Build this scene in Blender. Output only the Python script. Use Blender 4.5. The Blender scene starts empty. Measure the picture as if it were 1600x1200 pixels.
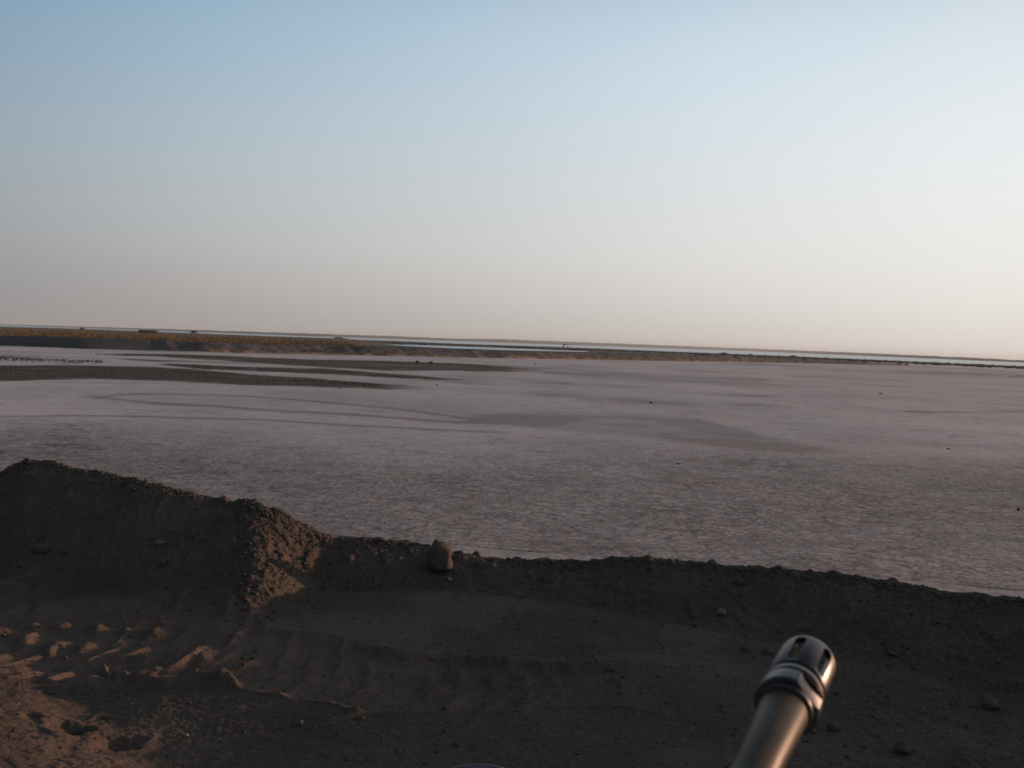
import bpy, bmesh, math, random
import numpy as np
from mathutils import Vector, Matrix

random.seed(7)
rng = np.random.default_rng(7)
scene = bpy.context.scene
R = math.radians

# ------------------------------------------------------------------ camera
F = 1570.0                      # focal length in photo pixels (1600 wide)
PITCH, ROLL = R(2.4), R(2.05)
CAMZ = 2.2                      # eye height over the track
FLAT = -2.0                     # level of the salt flat
cam_d = bpy.data.cameras.new('camera')
cam = bpy.data.objects.new('camera', cam_d)
scene.collection.objects.link(cam)
fw = Vector((0, math.cos(PITCH), -math.sin(PITCH)))
u0 = Vector((0, math.sin(PITCH), math.cos(PITCH)))
r0 = Vector((1, 0, 0))
rt = r0 * math.cos(ROLL) + u0 * math.sin(ROLL)
up = u0 * math.cos(ROLL) - r0 * math.sin(ROLL)
cam.matrix_world = Matrix(((rt.x, up.x, -fw.x, 0), (rt.y, up.y, -fw.y, 0), (rt.z, up.z, -fw.z, CAMZ), (0, 0, 0, 1)))
cam_d.sensor_width = 36
cam_d.lens = 36 * F / 1600
cam_d.clip_start = 0.02
cam_d.clip_end = 20000
cam_d.dof.use_dof = True
cam_d.dof.focus_distance = 2.2
cam_d.dof.aperture_fstop = 24
scene.camera = cam

# ------------------------------------------------------------------ light
SUN_AZ, SUN_EL = R(69), R(3.3)          # azimuth measured from +Y towards +X
world = bpy.data.worlds.new('World'); scene.world = world
world.use_nodes = True
nt = world.node_tree
for n in list(nt.nodes): nt.nodes.remove(n)
# a clear dusk sky: measured colours by height (z) and compass angle, laid on the real sky direction
def lin(c):
    c = c / 255.0
    return c / 12.92 if c <= .04045 else ((c + .055) / 1.055) ** 2.4
def wmath(op, a, b=None):
    n = nt.nodes.new('ShaderNodeMath'); n.operation = op
    for i, v in enumerate((a, b)):
        if v is None: continue
        if isinstance(v, (int, float)): n.inputs[i].default_value = v
        else: nt.links.new(v, n.inputs[i])
    return n.outputs[0]
tcw = nt.nodes.new('ShaderNodeTexCoord'); sep = nt.nodes.new('ShaderNodeSeparateXYZ')
nt.links.new(tcw.outputs['Generated'], sep.inputs[0])
az = wmath('ARCTAN2', sep.outputs[0], sep.outputs[1])          # 0 = straight ahead, + = towards the sun
# angle from the sun's compass bearing, -180..180, then shifted so that sun = 0
daz = wmath('ABSOLUTE', wmath('WRAP', wmath('SUBTRACT', az, SUN_AZ), math.pi))
daz.node.inputs[0].links[0].from_node.inputs[2].default_value = -math.pi
SKYZ = [0, .04, .085, .165, .25, .33, .60, 1.0]
ZEN = [(110,122,138), (96,107,122)]
cols = [   # degrees from the sun bearing, colours at SKYZ
    (0,   [(246,226,196),(252,240,220),(255,252,244),(254,254,252),(246,250,252),(232,240,246)]),
    (45,  [(219,212,205),(230,226,220),(236,234,229),(236,239,240),(223,232,238),(207,220,230)]),
    (58,  [(202,195,189),(215,210,205),(225,223,219),(221,226,229),(210,224,234),(193,213,228)]),
    (72,  [(181,176,171),(194,190,186),(205,204,201),(200,208,213),(187,206,219),(172,196,215)]),
    (85.5,[(163,160,158),(174,170,168),(184,185,184),(180,191,198),(162,186,203),(145,175,200)]),
    (99, [(143,142,143),(150,149,149),(158,160,162),(152,167,178),(133,160,182),(118,150,178)]),
    (135, [(112,110,114),(118,117,120),(124,126,130),(118,130,146),(108,128,152),(100,126,156)]),
    (180, [(100,98,106),(108,104,112),(112,112,120),(104,114,132),(98,114,138),(92,114,144)]),
]
def vramp(cl):
    n = nt.nodes.new('ShaderNodeValToRGB'); e = n.color_ramp.elements
    n.color_ramp.interpolation = 'B_SPLINE'
    while len(e) < len(SKYZ): e.new(.5)
    for i, (z_, c) in enumerate(zip(SKYZ, list(cl) + ZEN)):
        e[i].position = z_; e[i].color = (lin(c[0]), lin(c[1]), lin(c[2]), 1)
    nt.links.new(sep.outputs[2], n.inputs[0]); return n.outputs[0]
cur = vramp(cols[0][1])
for (a0, _), (a1, cl) in zip(cols[:-1], cols[1:]):
    mr = nt.nodes.new('ShaderNodeMapRange'); mr.inputs[1].default_value = R(a0); mr.inputs[2].default_value = R(a1)
    nt.links.new(daz, mr.inputs[0])
    mx = nt.nodes.new('ShaderNodeMix'); mx.data_type = 'RGBA'
    nt.links.new(mr.outputs[0], mx.inputs[0]); nt.links.new(cur, mx.inputs[6]); nt.links.new(vramp(cl), mx.inputs[7])
    cur = mx.outputs[2]
bg = nt.nodes.new('ShaderNodeBackground'); bg.inputs['Strength'].default_value = 1.0
wo = nt.nodes.new('ShaderNodeOutputWorld')
nt.links.new(cur, bg.inputs[0]); nt.links.new(bg.outputs[0], wo.inputs[0])

sl = bpy.data.lights.new('sun', 'SUN'); sl.energy = 5.0; sl.angle = R(0.5); sl.color = (1.0, 0.58, 0.37)
so = bpy.data.objects.new('sun', sl); scene.collection.objects.link(so)
sdir = Vector((math.sin(SUN_AZ) * math.cos(SUN_EL), math.cos(SUN_AZ) * math.cos(SUN_EL), math.sin(SUN_EL)))
so.rotation_euler = sdir.to_track_quat('Z', 'Y').to_euler()
so.location = sdir * 50
scene.view_settings.view_transform = 'Standard'
scene.view_settings.look = 'None'
scene.view_settings.exposure = 0.0
scene.view_settings.gamma = 1
HAZE = .00013

# ------------------------------------------------------------------ helpers
def ray(x, y):
    return (fw + rt * ((x - 800) / F) + up * ((600 - y) / F))
def ground(x, y, z=FLAT):
    d = ray(x, y)
    t = (z - CAMZ) / d.z
    return Vector((d.x * t, d.y * t, z))
def topix(X, Y, Z):
    X = np.asarray(X, float); Y = np.asarray(Y, float); Z = np.asarray(Z, float) - CAMZ
    a = X * fw.x + Y * fw.y + Z * fw.z
    b = X * rt.x + Y * rt.y + Z * rt.z
    c = X * up.x + Y * up.y + Z * up.z
    return 800 + F * b / a, 600 - F * c / a

def hash2(ix, iy, seed):
    ix = ix.astype(np.int64); iy = iy.astype(np.int64)
    h = (ix * 374761393 + iy * 668265263 + seed * 2147483647) & 0xFFFFFFFF
    h = ((h ^ (h >> 13)) * 1274126177) & 0xFFFFFFFF
    h = (h ^ (h >> 16)) & 0xFFFFFFFF
    h = (h * 2246822519) & 0xFFFFFFFF
    h = h ^ (h >> 15)
    return (h & 0xFFFF).astype(float) / 65535.0
def vnoise(x, y, seed=0):
    fx = np.floor(x); fy = np.floor(y)
    tx = x - fx; ty = y - fy
    tx = tx * tx * (3 - 2 * tx); ty = ty * ty * (3 - 2 * ty)
    a = hash2(fx, fy, seed); b = hash2(fx + 1, fy, seed)
    c = hash2(fx, fy + 1, seed); d = hash2(fx + 1, fy + 1, seed)
    return (a * (1 - tx) + b * tx) * (1 - ty) + (c * (1 - tx) + d * tx) * ty
def fbm(x, y, scale, octs=4, seed=0, gain=0.5):
    x = np.asarray(x, float) / scale; y = np.asarray(y, float) / scale
    s = 0; amp = 1; tot = 0
    for o in range(octs):
        ca, sa = math.cos(0.6 * o + .4), math.sin(0.6 * o + .4)
        s = s + amp * (vnoise(x * ca - y * sa + 13.7 * o, x * sa + y * ca - 7.1 * o, seed + o) - .5)
        tot += amp; amp *= gain; x = x * 2.03; y = y * 2.03
    return s / tot * 2       # about -1..1
def sstep(a, b, x):
    t = np.clip((x - a) / (b - a), 0, 1)
    return t * t * (3 - 2 * t)
def lerp(xs, pts):
    p = np.array(pts, float)
    return np.interp(xs, p[:, 0], p[:, 1])

def tag(o, label=None, cat=None, group=None, kind=None):
    if label: o['label'] = label
    if cat: o['category'] = cat
    if group: o['group'] = group
    if kind: o['kind'] = kind
    return o
def link(name, me, mats, parent=None):
    o = bpy.data.objects.new(name, me)
    scene.collection.objects.link(o)
    for m in (mats if isinstance(mats, (list, tuple)) else [mats]): me.materials.append(m)
    if parent: o.parent = parent
    return o
def empty(name, loc, rz=0):
    o = bpy.data.objects.new(name, None); scene.collection.objects.link(o)
    o.location = loc; o.rotation_euler = (0, 0, rz); o.empty_display_size = .1
    return o
def grid_mesh(name, X, Y, Z, attrs=None):
    nr, nc = X.shape
    me = bpy.data.meshes.new(name)
    co = np.stack([X, Y, Z], -1).reshape(-1, 3).astype(np.float32)
    me.vertices.add(len(co)); me.vertices.foreach_set('co', co.ravel())
    i = np.arange(nr - 1)[:, None] * nc + np.arange(nc - 1)[None, :]
    q = np.stack([i, i + 1, i + nc + 1, i + nc], -1).reshape(-1, 4).astype(np.int32)
    me.loops.add(q.size); me.loops.foreach_set('vertex_index', q.ravel())
    me.polygons.add(len(q))
    me.polygons.foreach_set('loop_start', np.arange(0, q.size, 4, dtype=np.int32))
    me.polygons.foreach_set('use_smooth', np.ones(len(q), bool))
    me.update(calc_edges=True)
    for k, v in (attrs or {}).items():
        a = me.attributes.new(k, 'FLOAT', 'POINT')
        a.data.foreach_set('value', v.reshape(-1).astype(np.float32))
    return me
def from_arrays(name, V, Fc):
    me = bpy.data.meshes.new(name)
    me.vertices.add(len(V)); me.vertices.foreach_set('co', np.asarray(V, np.float32).ravel())
    n = Fc.shape[1]
    me.loops.add(Fc.size); me.loops.foreach_set('vertex_index', Fc.astype(np.int32).ravel())
    me.polygons.add(len(Fc)); me.polygons.foreach_set('loop_start', np.arange(0, Fc.size, n, dtype=np.int32))
    me.update(calc_edges=True)
    return me

# ------------------------------------------------------------------ materials
class NM:
    def __init__(s, name):
        s.m = bpy.data.materials.new(name); s.m.use_nodes = True
        s.t = s.m.node_tree; s.p = s.t.nodes['Principled BSDF']
        s.obj = s.t.nodes.new('ShaderNodeTexCoord').outputs['Object']
    def noise(s, scale, detail=6, rough=.6, dist=0, vec=None):
        n = s.t.nodes.new('ShaderNodeTexNoise'); n.inputs['Scale'].default_value = scale
        n.inputs['Detail'].default_value = detail; n.inputs['Roughness'].default_value = rough
        n.inputs['Distortion'].default_value = dist
        s.t.links.new(vec or s.obj, n.inputs['Vector']); return n.outputs['Fac']
    def voro(s, scale, feature='F1', out='Distance'):
        n = s.t.nodes.new('ShaderNodeTexVoronoi'); n.feature = feature
        n.inputs['Scale'].default_value = scale
        s.t.links.new(s.obj, n.inputs['Vector']); return n.outputs[out]
    def attr(s, name):
        n = s.t.nodes.new('ShaderNodeAttribute'); n.attribute_name = name; return n.outputs['Fac']
    def ramp(s, fac, stops):
        n = s.t.nodes.new('ShaderNodeValToRGB'); e = n.color_ramp.elements
        while len(e) < len(stops): e.new(.5)
        for i, (p, c) in enumerate(stops):
            e[i].position = p
            e[i].color = (*c, 1) if isinstance(c, tuple) else (c, c, c, 1)
        s.t.links.new(fac, n.inputs[0]); return n.outputs[0]
    def mix(s, fac, a, b, mode='MIX'):
        n = s.t.nodes.new('ShaderNodeMix'); n.data_type = 'RGBA'; n.blend_type = mode
        for sock, v in ((n.inputs[0], fac), (n.inputs[6], a), (n.inputs[7], b)):
            if isinstance(v, (int, float)): sock.default_value = v
            elif isinstance(v, tuple): sock.default_value = (*v, 1)
            else: s.t.links.new(v, sock)
        return n.outputs[2]
    def math(s, op, a, b=0.0):
        n = s.t.nodes.new('ShaderNodeMath'); n.operation = op
        for sock, v in ((n.inputs[0], a), (n.inputs[1], b)):
            if isinstance(v, (int, float)): sock.default_value = v
            else: s.t.links.new(v, sock)
        return n.outputs[0]
    def bump(s, h, dist, strength=1.0, prev=None):
        n = s.t.nodes.new('ShaderNodeBump'); n.inputs['Distance'].default_value = dist
        n.inputs['Strength'].default_value = strength
        s.t.links.new(h, n.inputs['Height'])
        if prev: s.t.links.new(prev, n.inputs['Normal'])
        return n.outputs[0]
    def out(s, col=None, rough=.9, normal=None, metal=0, spec=.3):
        if col is not None:
            if isinstance(col, tuple): s.p.inputs['Base Color'].default_value = (*col, 1)
            else: s.t.links.new(col, s.p.inputs['Base Color'])
        if isinstance(rough, (int, float)): s.p.inputs['Roughness'].default_value = rough
        else: s.t.links.new(rough, s.p.inputs['Roughness'])
        s.p.inputs['Metallic'].default_value = metal
        s.p.inputs['Specular IOR Level'].default_value = spec
        if normal: s.t.links.new(normal, s.p.inputs['Normal'])
        return s.m

# near soil
m = NM('dark_soil')
c1 = m.ramp(m.noise(1.3, 5), [(.3, (.066, .050, .039)), (.7, (.102, .078, .062))])
c2 = m.ramp(m.noise(38, 6, .7), [(.3, .55), (.72, 1.45)])
c3 = m.mix(1.0, c1, c2, 'MULTIPLY')
dust = m.math('MULTIPLY', m.attr('dust'), m.ramp(m.noise(9, 6, .7), [(.35, .4), (.65, 1.0)]))
c3 = m.mix(dust, c3, (.138, .096, .074))
fleck = m.ramp(m.voro(34, 'F1', 'Distance'), [(.0, 1.0), (.10, 1.0), (.16, 0.0)])
fl2 = m.ramp(m.noise(21, 2), [(.56, 0.0), (.62, 1.0)])
c3 = m.mix(m.math('MULTIPLY', m.math('MULTIPLY', fleck, fl2), .55), c3, (.15, .14, .135))
nb = m.bump(m.noise(70, 6, .75), .016, 1.0)
nb = m.bump(m.noise(9, 5, .6), .02, .7, nb)
M_SOIL = m.out(c3, .97, nb, spec=.1)

# salt flat
m = NM('salt_crust')
mud = m.attr('mud'); shore = m.attr('shore'); crust = m.attr('crust')
base = m.ramp(m.noise(.05, 6, .6), [(.3, (.50, .415, .375)), (.7, (.72, .60, .545))])
fine = m.ramp(m.noise(3.2, 8, .72), [(.3, .80), (.7, 1.16)])
base = m.mix(1.0, base, fine, 'MULTIPLY')
crk = m.ramp(m.noise(2.4, 8, .78, .6), [(.38, .42), (.50, .95), (.66, 1.22)])
crk2 = m.ramp(m.noise(.35, 4, .6), [(.34, 1.0), (.6, .25)])
crf = m.math('MULTIPLY', crust, crk2)
base = m.mix(crf, base, m.mix(1.0, base, crk, 'MULTIPLY'))
mudc = m.ramp(m.noise(.55, 8, .85), [(.34, (.034, .022, .014)), (.5, (.066, .044, .027)), (.66, (.125, .085, .052))])
base = m.mix(mud, base, mudc)
shc = m.ramp(m.noise(.05, 5, .7), [(.35, (.026, .029, .024)), (.65, (.055, .052, .040))])
base = m.mix(shore, base, shc)
spk = m.ramp(m.noise(5.5, 6, .75), [(.36, .22), (.47, .88), (.60, 1.0), (.70, 1.35)])
spm = m.math('MULTIPLY', m.ramp(m.noise(.22, 4, .6), [(.36, .15), (.60, 1.0)]), m.math('ADD', m.math('MULTIPLY', crust, .9), .12))
base = m.mix(spm, base, m.mix(1.0, base, spk, 'MULTIPLY'))
nb = m.bump(m.noise(4.5, 8, .75), .012, .8)
vor = m.ramp(m.voro(1.7, 'DISTANCE_TO_EDGE'), [(.0, .45), (.05, .85), (.12, 1.0)])
base = m.mix(m.math('MULTIPLY', crust, .8), base, m.mix(1.0, base, vor, 'MULTIPLY'))
grn = m.ramp(m.noise(9, 5, .85), [(.36, .22), (.5, .90), (.64, 1.6)])
base = m.mix(m.math('ADD', m.math('MULTIPLY', crust, .75), .15), base, m.mix(1.0, base, grn, 'MULTIPLY'))
base = m.mix(m.math('MULTIPLY', crust, .34), base, (.15, .105, .08))
M_SALT = m.out(base, .95, nb, spec=.12)

m = NM('spoil_soil')
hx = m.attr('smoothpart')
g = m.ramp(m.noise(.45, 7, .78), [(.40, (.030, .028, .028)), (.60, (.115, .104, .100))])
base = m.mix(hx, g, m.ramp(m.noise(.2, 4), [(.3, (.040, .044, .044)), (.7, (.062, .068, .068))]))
orange = m.ramp(m.noise(.12, 6, .75), [(.32, (.060, .052, .024)), (.5, (.15, .098, .036)), (.7, (.21, .115, .045))])
base = m.mix(m.attr('scrubby'), base, orange)
gold = m.ramp(m.noise(.3, 5, .8), [(.44, (.05, .036, .024)), (.60, (.36, .23, .12))])
base = m.mix(m.attr('toe'), base, gold)
nb = m.bump(m.noise(1.1, 6, .7), .35, .8)
M_SPOIL = m.out(base, .95, nb, spec=.1)

m = NM('lake_water')
nb = m.bump(m.noise(.22, 4, .6), .9, .6)
M_WATER = m.out((.10, .14, .17), .28, nb, spec=.8)

m = NM('far_land')
M_FAR = m.out(m.ramp(m.noise(.02, 5), [(.3, (.055, .057, .047)), (.7, (.085, .083, .068))]), .95)

m = NM('scrub_leaf')
M_SCRUB = m.out(m.ramp(m.noise(.15, 4, .7), [(.3, (.05, .05, .022)), (.5, (.14, .085, .035)), (.7, (.20, .11, .045))]), .9, spec=.1)
m = NM('bush_leaf')
M_BUSH = m.out(m.ramp(m.noise(2.5, 4, .7), [(.3, (.035, .032, .020)), (.7, (.085, .060, .035))]), .9, spec=.1)
m = NM('shore_leaf')
M_SHORE = m.out(m.ramp(m.noise(.3, 4, .7), [(.3, (.020, .024, .017)), (.7, (.040, .042, .028))]), .9, spec=.1)
m = NM('bush_stem')
M_STEM = m.out(m.ramp(m.noise(9, 3), [(.3, (.05, .04, .03)), (.7, (.08, .06, .045))]), .9)

def stone_mat(name, a, b):
    m = NM(name)
    c = m.ramp(m.noise(30, 6, .7), [(.3, a), (.7, b)])
    nb = m.bump(m.noise(60, 5, .65), .006, 1.0)
    return m.out(c, .9, nb, spec=.2)
M_STONE = stone_mat('grey_stone', (.042, .038, .034), (.068, .060, .053))
M_PALE = stone_mat('pale_stone', (.14, .135, .135), (.21, .20, .195))
M_CLOD = stone_mat('soil_clod', (.050, .038, .030), (.090, .070, .056))

m = NM('gun_metal')
c = m.ramp(m.noise(300, 5, .7), [(.3, (.009, .009, .010)), (.7, (.017, .016, .015))])
c = m.mix(m.ramp(m.noise(160, 6, .8), [(.50, 0.0), (.66, .55)]), c, (.065, .048, .034))
M_GUN = m.out(c, m.ramp(m.noise(900, 4, .7), [(.3, .28), (.7, .40)]), m.bump(m.noise(2500, 3), .0001, .4), metal=0, spec=.42)
m = NM('soot_and_shade')  # soot black, also standing in for shade inside bore and slots
M_SOOT_SHADE = m.out(m.ramp(m.noise(400, 4), [(.3, (.006, .006, .006)), (.7, (.013, .012, .011))]), .9, spec=.05)
m = NM('barrel_metal')
c = m.ramp(m.noise(120, 5, .7), [(.3, (.024, .019, .012)), (.7, (.060, .043, .026))])
M_BARREL = m.out(c, m.ramp(m.noise(500, 4, .7), [(.3, .34), (.7, .46)]), m.bump(m.noise(1800, 3), .00015, .6), metal=0, spec=.12)
m = NM('black_polymer')
M_POLY = m.out((.02, .02, .021), .55, m.bump(m.noise(900, 3), .0002, .5))
m = NM('dark_wood')
M_POST = m.out(m.ramp(m.noise(3, 4), [(.3, (.02, .018, .016)), (.7, (.04, .035, .03))]), .9)
m = NM('dark_sheet')
M_SHED = m.out(m.ramp(m.noise(1, 4), [(.3, (.02, .022, .02)), (.7, (.04, .04, .036))]), .8)
m = NM('shed_roofing')
M_ROOF = m.out(m.ramp(m.noise(1, 4), [(.3, (.06, .065, .062)), (.7, (.09, .09, .085))]), .7)
m = NM('painted_rim')
M_RIM = m.out(m.ramp(m.noise(60, 4), [(.3, (.06, .062, .066)), (.7, (.10, .10, .105))]), .4, metal=.3)

# ------------------------------------------------------------------ salt flat
H = CAMZ - FLAT
colA = np.concatenate([np.linspace(-1.5, -.60, 40)[:-1], np.arange(-.60, .60, .00098), np.linspace(.60, 1.5, 40)])
t1 = np.concatenate([np.linspace(900, 480, 50)[:-1], np.arange(480, 2.0, -.62)])
Dr = H * F / t1
U, D = np.meshgrid(colA, Dr)
X = U * D; Y = D
px, py = topix(X, Y, np.full_like(X, FLAT))
# irregular warp in ground coordinates
wn = fbm(X, Y, 9.0, 5, 11)
wl = fbm(X, Y, 38.0, 4, 12)
wx = px + 60 * wn * np.clip(py / 620 - .6, .1, 1)
wy = py + wn * np.clip((py - 540) * .045, .4, 2.2) + wl * np.clip((py - 540) * .03, .3, 2.0)
n2 = fbm(X, Y, 3.2, 5, 14, .65) * sstep(560, 600, py) + fbm(X, Y, 9, 5, 15, .65) * sstep(600, 560, py)
wy = wy + np.clip((py - 540) * .02, .3, 1.2) * fbm(X, Y, 2.6, 4, 16, .7)
mud = np.zeros_like(X)
def band(top, bot, k, soft, taperl=40, taperr=60, rag=.35):
    global mud
    x0, x1 = top[0][0], top[-1][0]
    a = lerp(wx, top); b = lerp(wx, bot)
    mk = sstep(-soft, soft, wy - a) * sstep(-soft, soft, b - wy)
    mk *= sstep(x0 - 1, x0 + taperl, wx) if taperl else 1
    mk *= 1 - sstep(x1 - taperr, x1, wx)
    mk *= 1 - rag * (1 - sstep(-.35, .35, n2))
    mud = np.maximum(mud, k * np.clip(mk * 1.35, 0, 1))
def line(pts, w, k, soft=None, tl=30, tr=60, rag=.6):
    top = [(x, y - w / 2) for x, y in pts]; bot = [(x, y + w / 2) for x, y in pts]
    band(top, bot, k, soft or w * .5, tl, tr, rag)
band([(150,552.5),(250,553),(330,555),(400,558),(500,562),(600,564),(700,567),(800,572),(930,577)],
     [(150,554.5),(250,557),(330,562),(400,567),(500,573),(600,578),(700,579),(800,581),(930,583)], 1.0, 1.3, 60, 190, .4)
band([(230,566.5),(312,570),(400,574),(500,575),(600,583),(700,591),(800,595)],
     [(230,568.5),(312,576),(400,580.5),(500,585),(600,590),(700,594),(800,598)], 1.0, 1.3, 50, 170, .4)
line([(175,560.5),(260,563.5),(330,566),(420,569)], 2.2, .9)
band([(-900,566),(0,571),(60,571),(150,572),(230,573),(300,577),(400,586),(500,592),(560,597),(610,601),(710,606.5)],
     [(-900,592),(0,596.5),(100,594),(150,593),(250,595),(312,598),(400,602),(500,605),(560,606),(610,608.5),(710,609.5)], 1.0, 1.6, 0, 150, .35)
line([(-300,590),(0,588),(60,587.5),(110,589)], 3, 1.0, tl=0)
for x, y, w, l in ((6,558,5,18),(45,560,5,24),(70,561,3,12),(100,567,3,18),(112,566,3,14),(80,562,3,40),(145,563,2.5,40),(20,557,4,12),(165,608,1.5,24)):
    line([(x - l, y), (x + l, y + l * .03)], w, .85, tl=l, tr=l, rag=1.4)
line([(40,598),(160,598),(300,600)], 2, .3)
# thin tide lines
line([(130,623),(165,622),(200,617.5),(270,616.5),(390,620),(500,628),(560,633),(640,641),(700,649),(735,654),(820,662)], 2.8, .50, 2.0, rag=.3)
line([(130,622),(165,622.5),(230,630),(330,635),(400,641),(500,646),(600,652),(700,658),(760,660),(840,662)], 3.4, .54, 2.0, rag=.3)
line([(715,656),(760,657),(810,661)], 8, .5, 4)
line([(130,622),(180,622),(215,625)], 7, .35, 4)
line([(-400,655),(0,653),(120,651),(250,652),(400,656),(500,662),(650,670),(820,677)], 2.6, .52, 2, tl=0, rag=.3)
band([(700,646),(800,644),(900,646),(1000,650),(1100,656),(1150,668),(1200,682),(1260,692),(1340,703)],
     [(700,650),(800,664),(900,673),(1000,681),(1100,695),(1180,704),(1280,707),(1340,707)], .44, 6, 90, 70, .5)
line([(1100,688),(1180,697),(1250,702),(1310,704)], 7, .35, 4)
for pts, w, k in (([(820,579),(900,584),(990,587)], 4.5, .6), ([(810,596),(860,599),(930,603)], 3.5, .55), ([(900,601),(960,603),(1040,606)], 5, .35),
                  ([(1100,616),(1160,618),(1240,621)], 3, .45), ([(1000,586),(1100,590),(1240,595)], 2.4, .45), ([(800,612),(900,620),(1000,627),(1120,634)], 8, .38),
                  ([(1100,628),(1180,632),(1260,636)], 4, .3), ([(1200,586),(1320,590),(1440,597)], 2, .35), ([(1190,594),(1320,599),(1440,606)], 2, .4),
                  ([(1380,641),(1450,644),(1540,644),(1700,642)], 3, .5), ([(1200,574),(1330,579),(1450,582)], 3, .3), ([(1370,580),(1440,582),(1520,584),(1660,590)], 6, .5),
                  ([(1540,586),(1600,588.5),(1750,596)], 4, .95), ([(1300,568),(1440,573),(1600,581),(1700,586)], 2, .35), ([(600,592),(700,597),(800,602),(900,606)], 2, .45),
                  ([(640,574),(720,577),(800,579)], 3, .9), ([(1060,590),(1200,601),(1320,606)], 3, .25), ([(820,569),(900,572),(1000,577)], 1.6, .4),
                  ([(1470,766),(1520,764),(1570,766)], 3, .5), ([(1500,628),(1600,634),(1700,640)], 3, .25), ([(980,657),(1100,663),(1200,668)], 3, .25)):
    line(pts, w, k, w * .6, 50, 60, .7)
# random faint streaks of mud in the whole far flat
st = fbm(X, Y * .35, 26, 5, 31)
mud = np.maximum(mud, .50 * sstep(.05, .55, st) * sstep(1200, 700, px * 0 + py * 0 + 900) * sstep(700, 600, py) * sstep(200, 700, px))
# dark crack line at the foot of the bank
ln = lerp(px, [(-200,800),(480,834),(560,841),(640,846.5),(800,861),(950,873),(1100,884),(1240,893),(1400,903),(1600,921),(1900,945)]) + 2.5 * fbm(X, Y, 3.0, 3, 5)
dl = py - ln
mud = np.maximum(mud, .85 * np.exp(-(dl / 1.3) ** 2) * (.55 + .45 * sstep(-.3, .3, fbm(X, Y, 1.3, 3, 6))))
below = sstep(-2, 3, dl)
# crust zone near the bank; wider at left to paint in dimmer light
crust = sstep(660, 770, py + 30 * fbm(X, Y, 14, 4, 21) + 40 * sstep(700, 100, px)) * (1 - below)
crust = np.maximum(np.maximum(crust, .10), .5 * below)
mud = np.maximum(mud, .22 * below)
cr = fbm(X, Y, 1.1, 5, 41, .62)
patch = sstep(-.15, .45, fbm(X, Y, 7, 4, 43))
cr2 = fbm(X, Y, .42, 4, 45, .7)
mud = np.maximum(mud, .80 * crust * sstep(.0, .40, cr + .5 * cr2) * (.35 + .65 * patch) * (crust > .12))
mud = np.maximum(mud, .80 * crust * sstep(.15, .40, cr2) * (.25 + .75 * patch) * (crust > .12))
cr3 = fbm(X * .6, Y * 1.3, .20, 3, 46, .7)
mud = np.maximum(mud, .75 * crust * sstep(.18, .45, cr3) * (.35 + .65 * patch) * (crust > .12))
mud = np.maximum(mud, .28 * sstep(.15, .6, fbm(X, Y, .9, 4, 47)) * sstep(560, 640, py) * (1 - below))
# dark shore of the lake
sh_top = lerp(px, [(-600,470),(0,500),(500,524),(900,541),(1200,555.5),(1600,571),(2200,590)])
sh_bot = lerp(px, [(-600,535),(0,541),(230,548),(500,554),(700,558),(900,561),(1100,564.5),(1240,566),(1330,566.5),(1420,568),(1600,575),(2200,598)])
shore = sstep(-.8, .8, py + wl * .8 - sh_top) * sstep(-.8, .8, sh_bot - py - wn * .8)
shore = np.where(py < sh_top, 1, shore)
relief = (.011 * fbm(X, Y, .55, 5, 51, .6) * np.clip(crust * 1.2, .15, 1) + .05 * fbm(X, Y, 8, 3, 52) + .05 * np.clip(mud - .6, 0, 1)
          + shore * .25 * np.abs(fbm(X, Y, 5, 3, 53)))
me = grid_mesh('salt_flat', X, Y, FLAT + relief, {'mud': mud, 'shore': shore, 'crust': crust})
tag(link('salt_flat', me, M_SALT), kind='structure')
# base sheet reaching the horizon on every side
bm = bmesh.new(); bmesh.ops.create_grid(bm, x_segments=30, y_segments=30, size=9000)
me = bpy.data.meshes.new('ground'); bm.to_mesh(me); bm.free()
o = tag(link('ground', me, M_SALT), kind='structure'); o.location.z = FLAT - .35

# ------------------------------------------------------------------ lake, pond and far shore
def strip(name, near, far, z, mat):
    V = []; Fc = []
    for (a, b) in zip(near, far):
        V += [a, b]
    for i in range(len(near) - 1): Fc.append([2 * i, 2 * i + 2, 2 * i + 3, 2 * i + 1])
    me = from_arrays(name, [(v.x, v.y, z) for v in V], np.array(Fc))
    return tag(link(name, me, mat), kind='structure')
xs = list(range(-200, 1801, 8))
def jag(x, s, a): return a * float(fbm(np.array([x * 1.0]), np.array([s * 50.0]), 60, 4, s)[0])
nearl = [ground(x, lerp(x, [(-200,502),(0,511),(100,513.2),(400,524.8),(500,529),(640,534.2),(720,538),(820,541),(900,543.6),(1220,556.6),(1400,564.5),(1600,573.4),(1800,582)]) + jag(x, 3, .35)) for x in xs]
farl = [ground(x, lerp(x, [(-200,499),(0,507.6),(400,522.2),(500,526),(640,530.6),(820,536.7),(1220,550.6),(1400,558.2),(1600,566.7),(1800,575)])) for x in xs]
strip('lake', nearl, farl, FLAT + .30, M_WATER)
xs2 = list(range(600, 921, 6))
n2 = [ground(x, lerp(x, [(600,539.4),(630,541.6),(700,545.2),(800,548.5),(920,551)])) for x in xs2]
f2 = [ground(x, lerp(x, [(600,539.2),(640,539.6),(700,541.6),(760,543.6),(850,547.2),(890,548.6),(920,550)]) + jag(x, 4, .25)) for x in xs2]
strip('pond', n2, f2, FLAT + .32, M_WATER)

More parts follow.
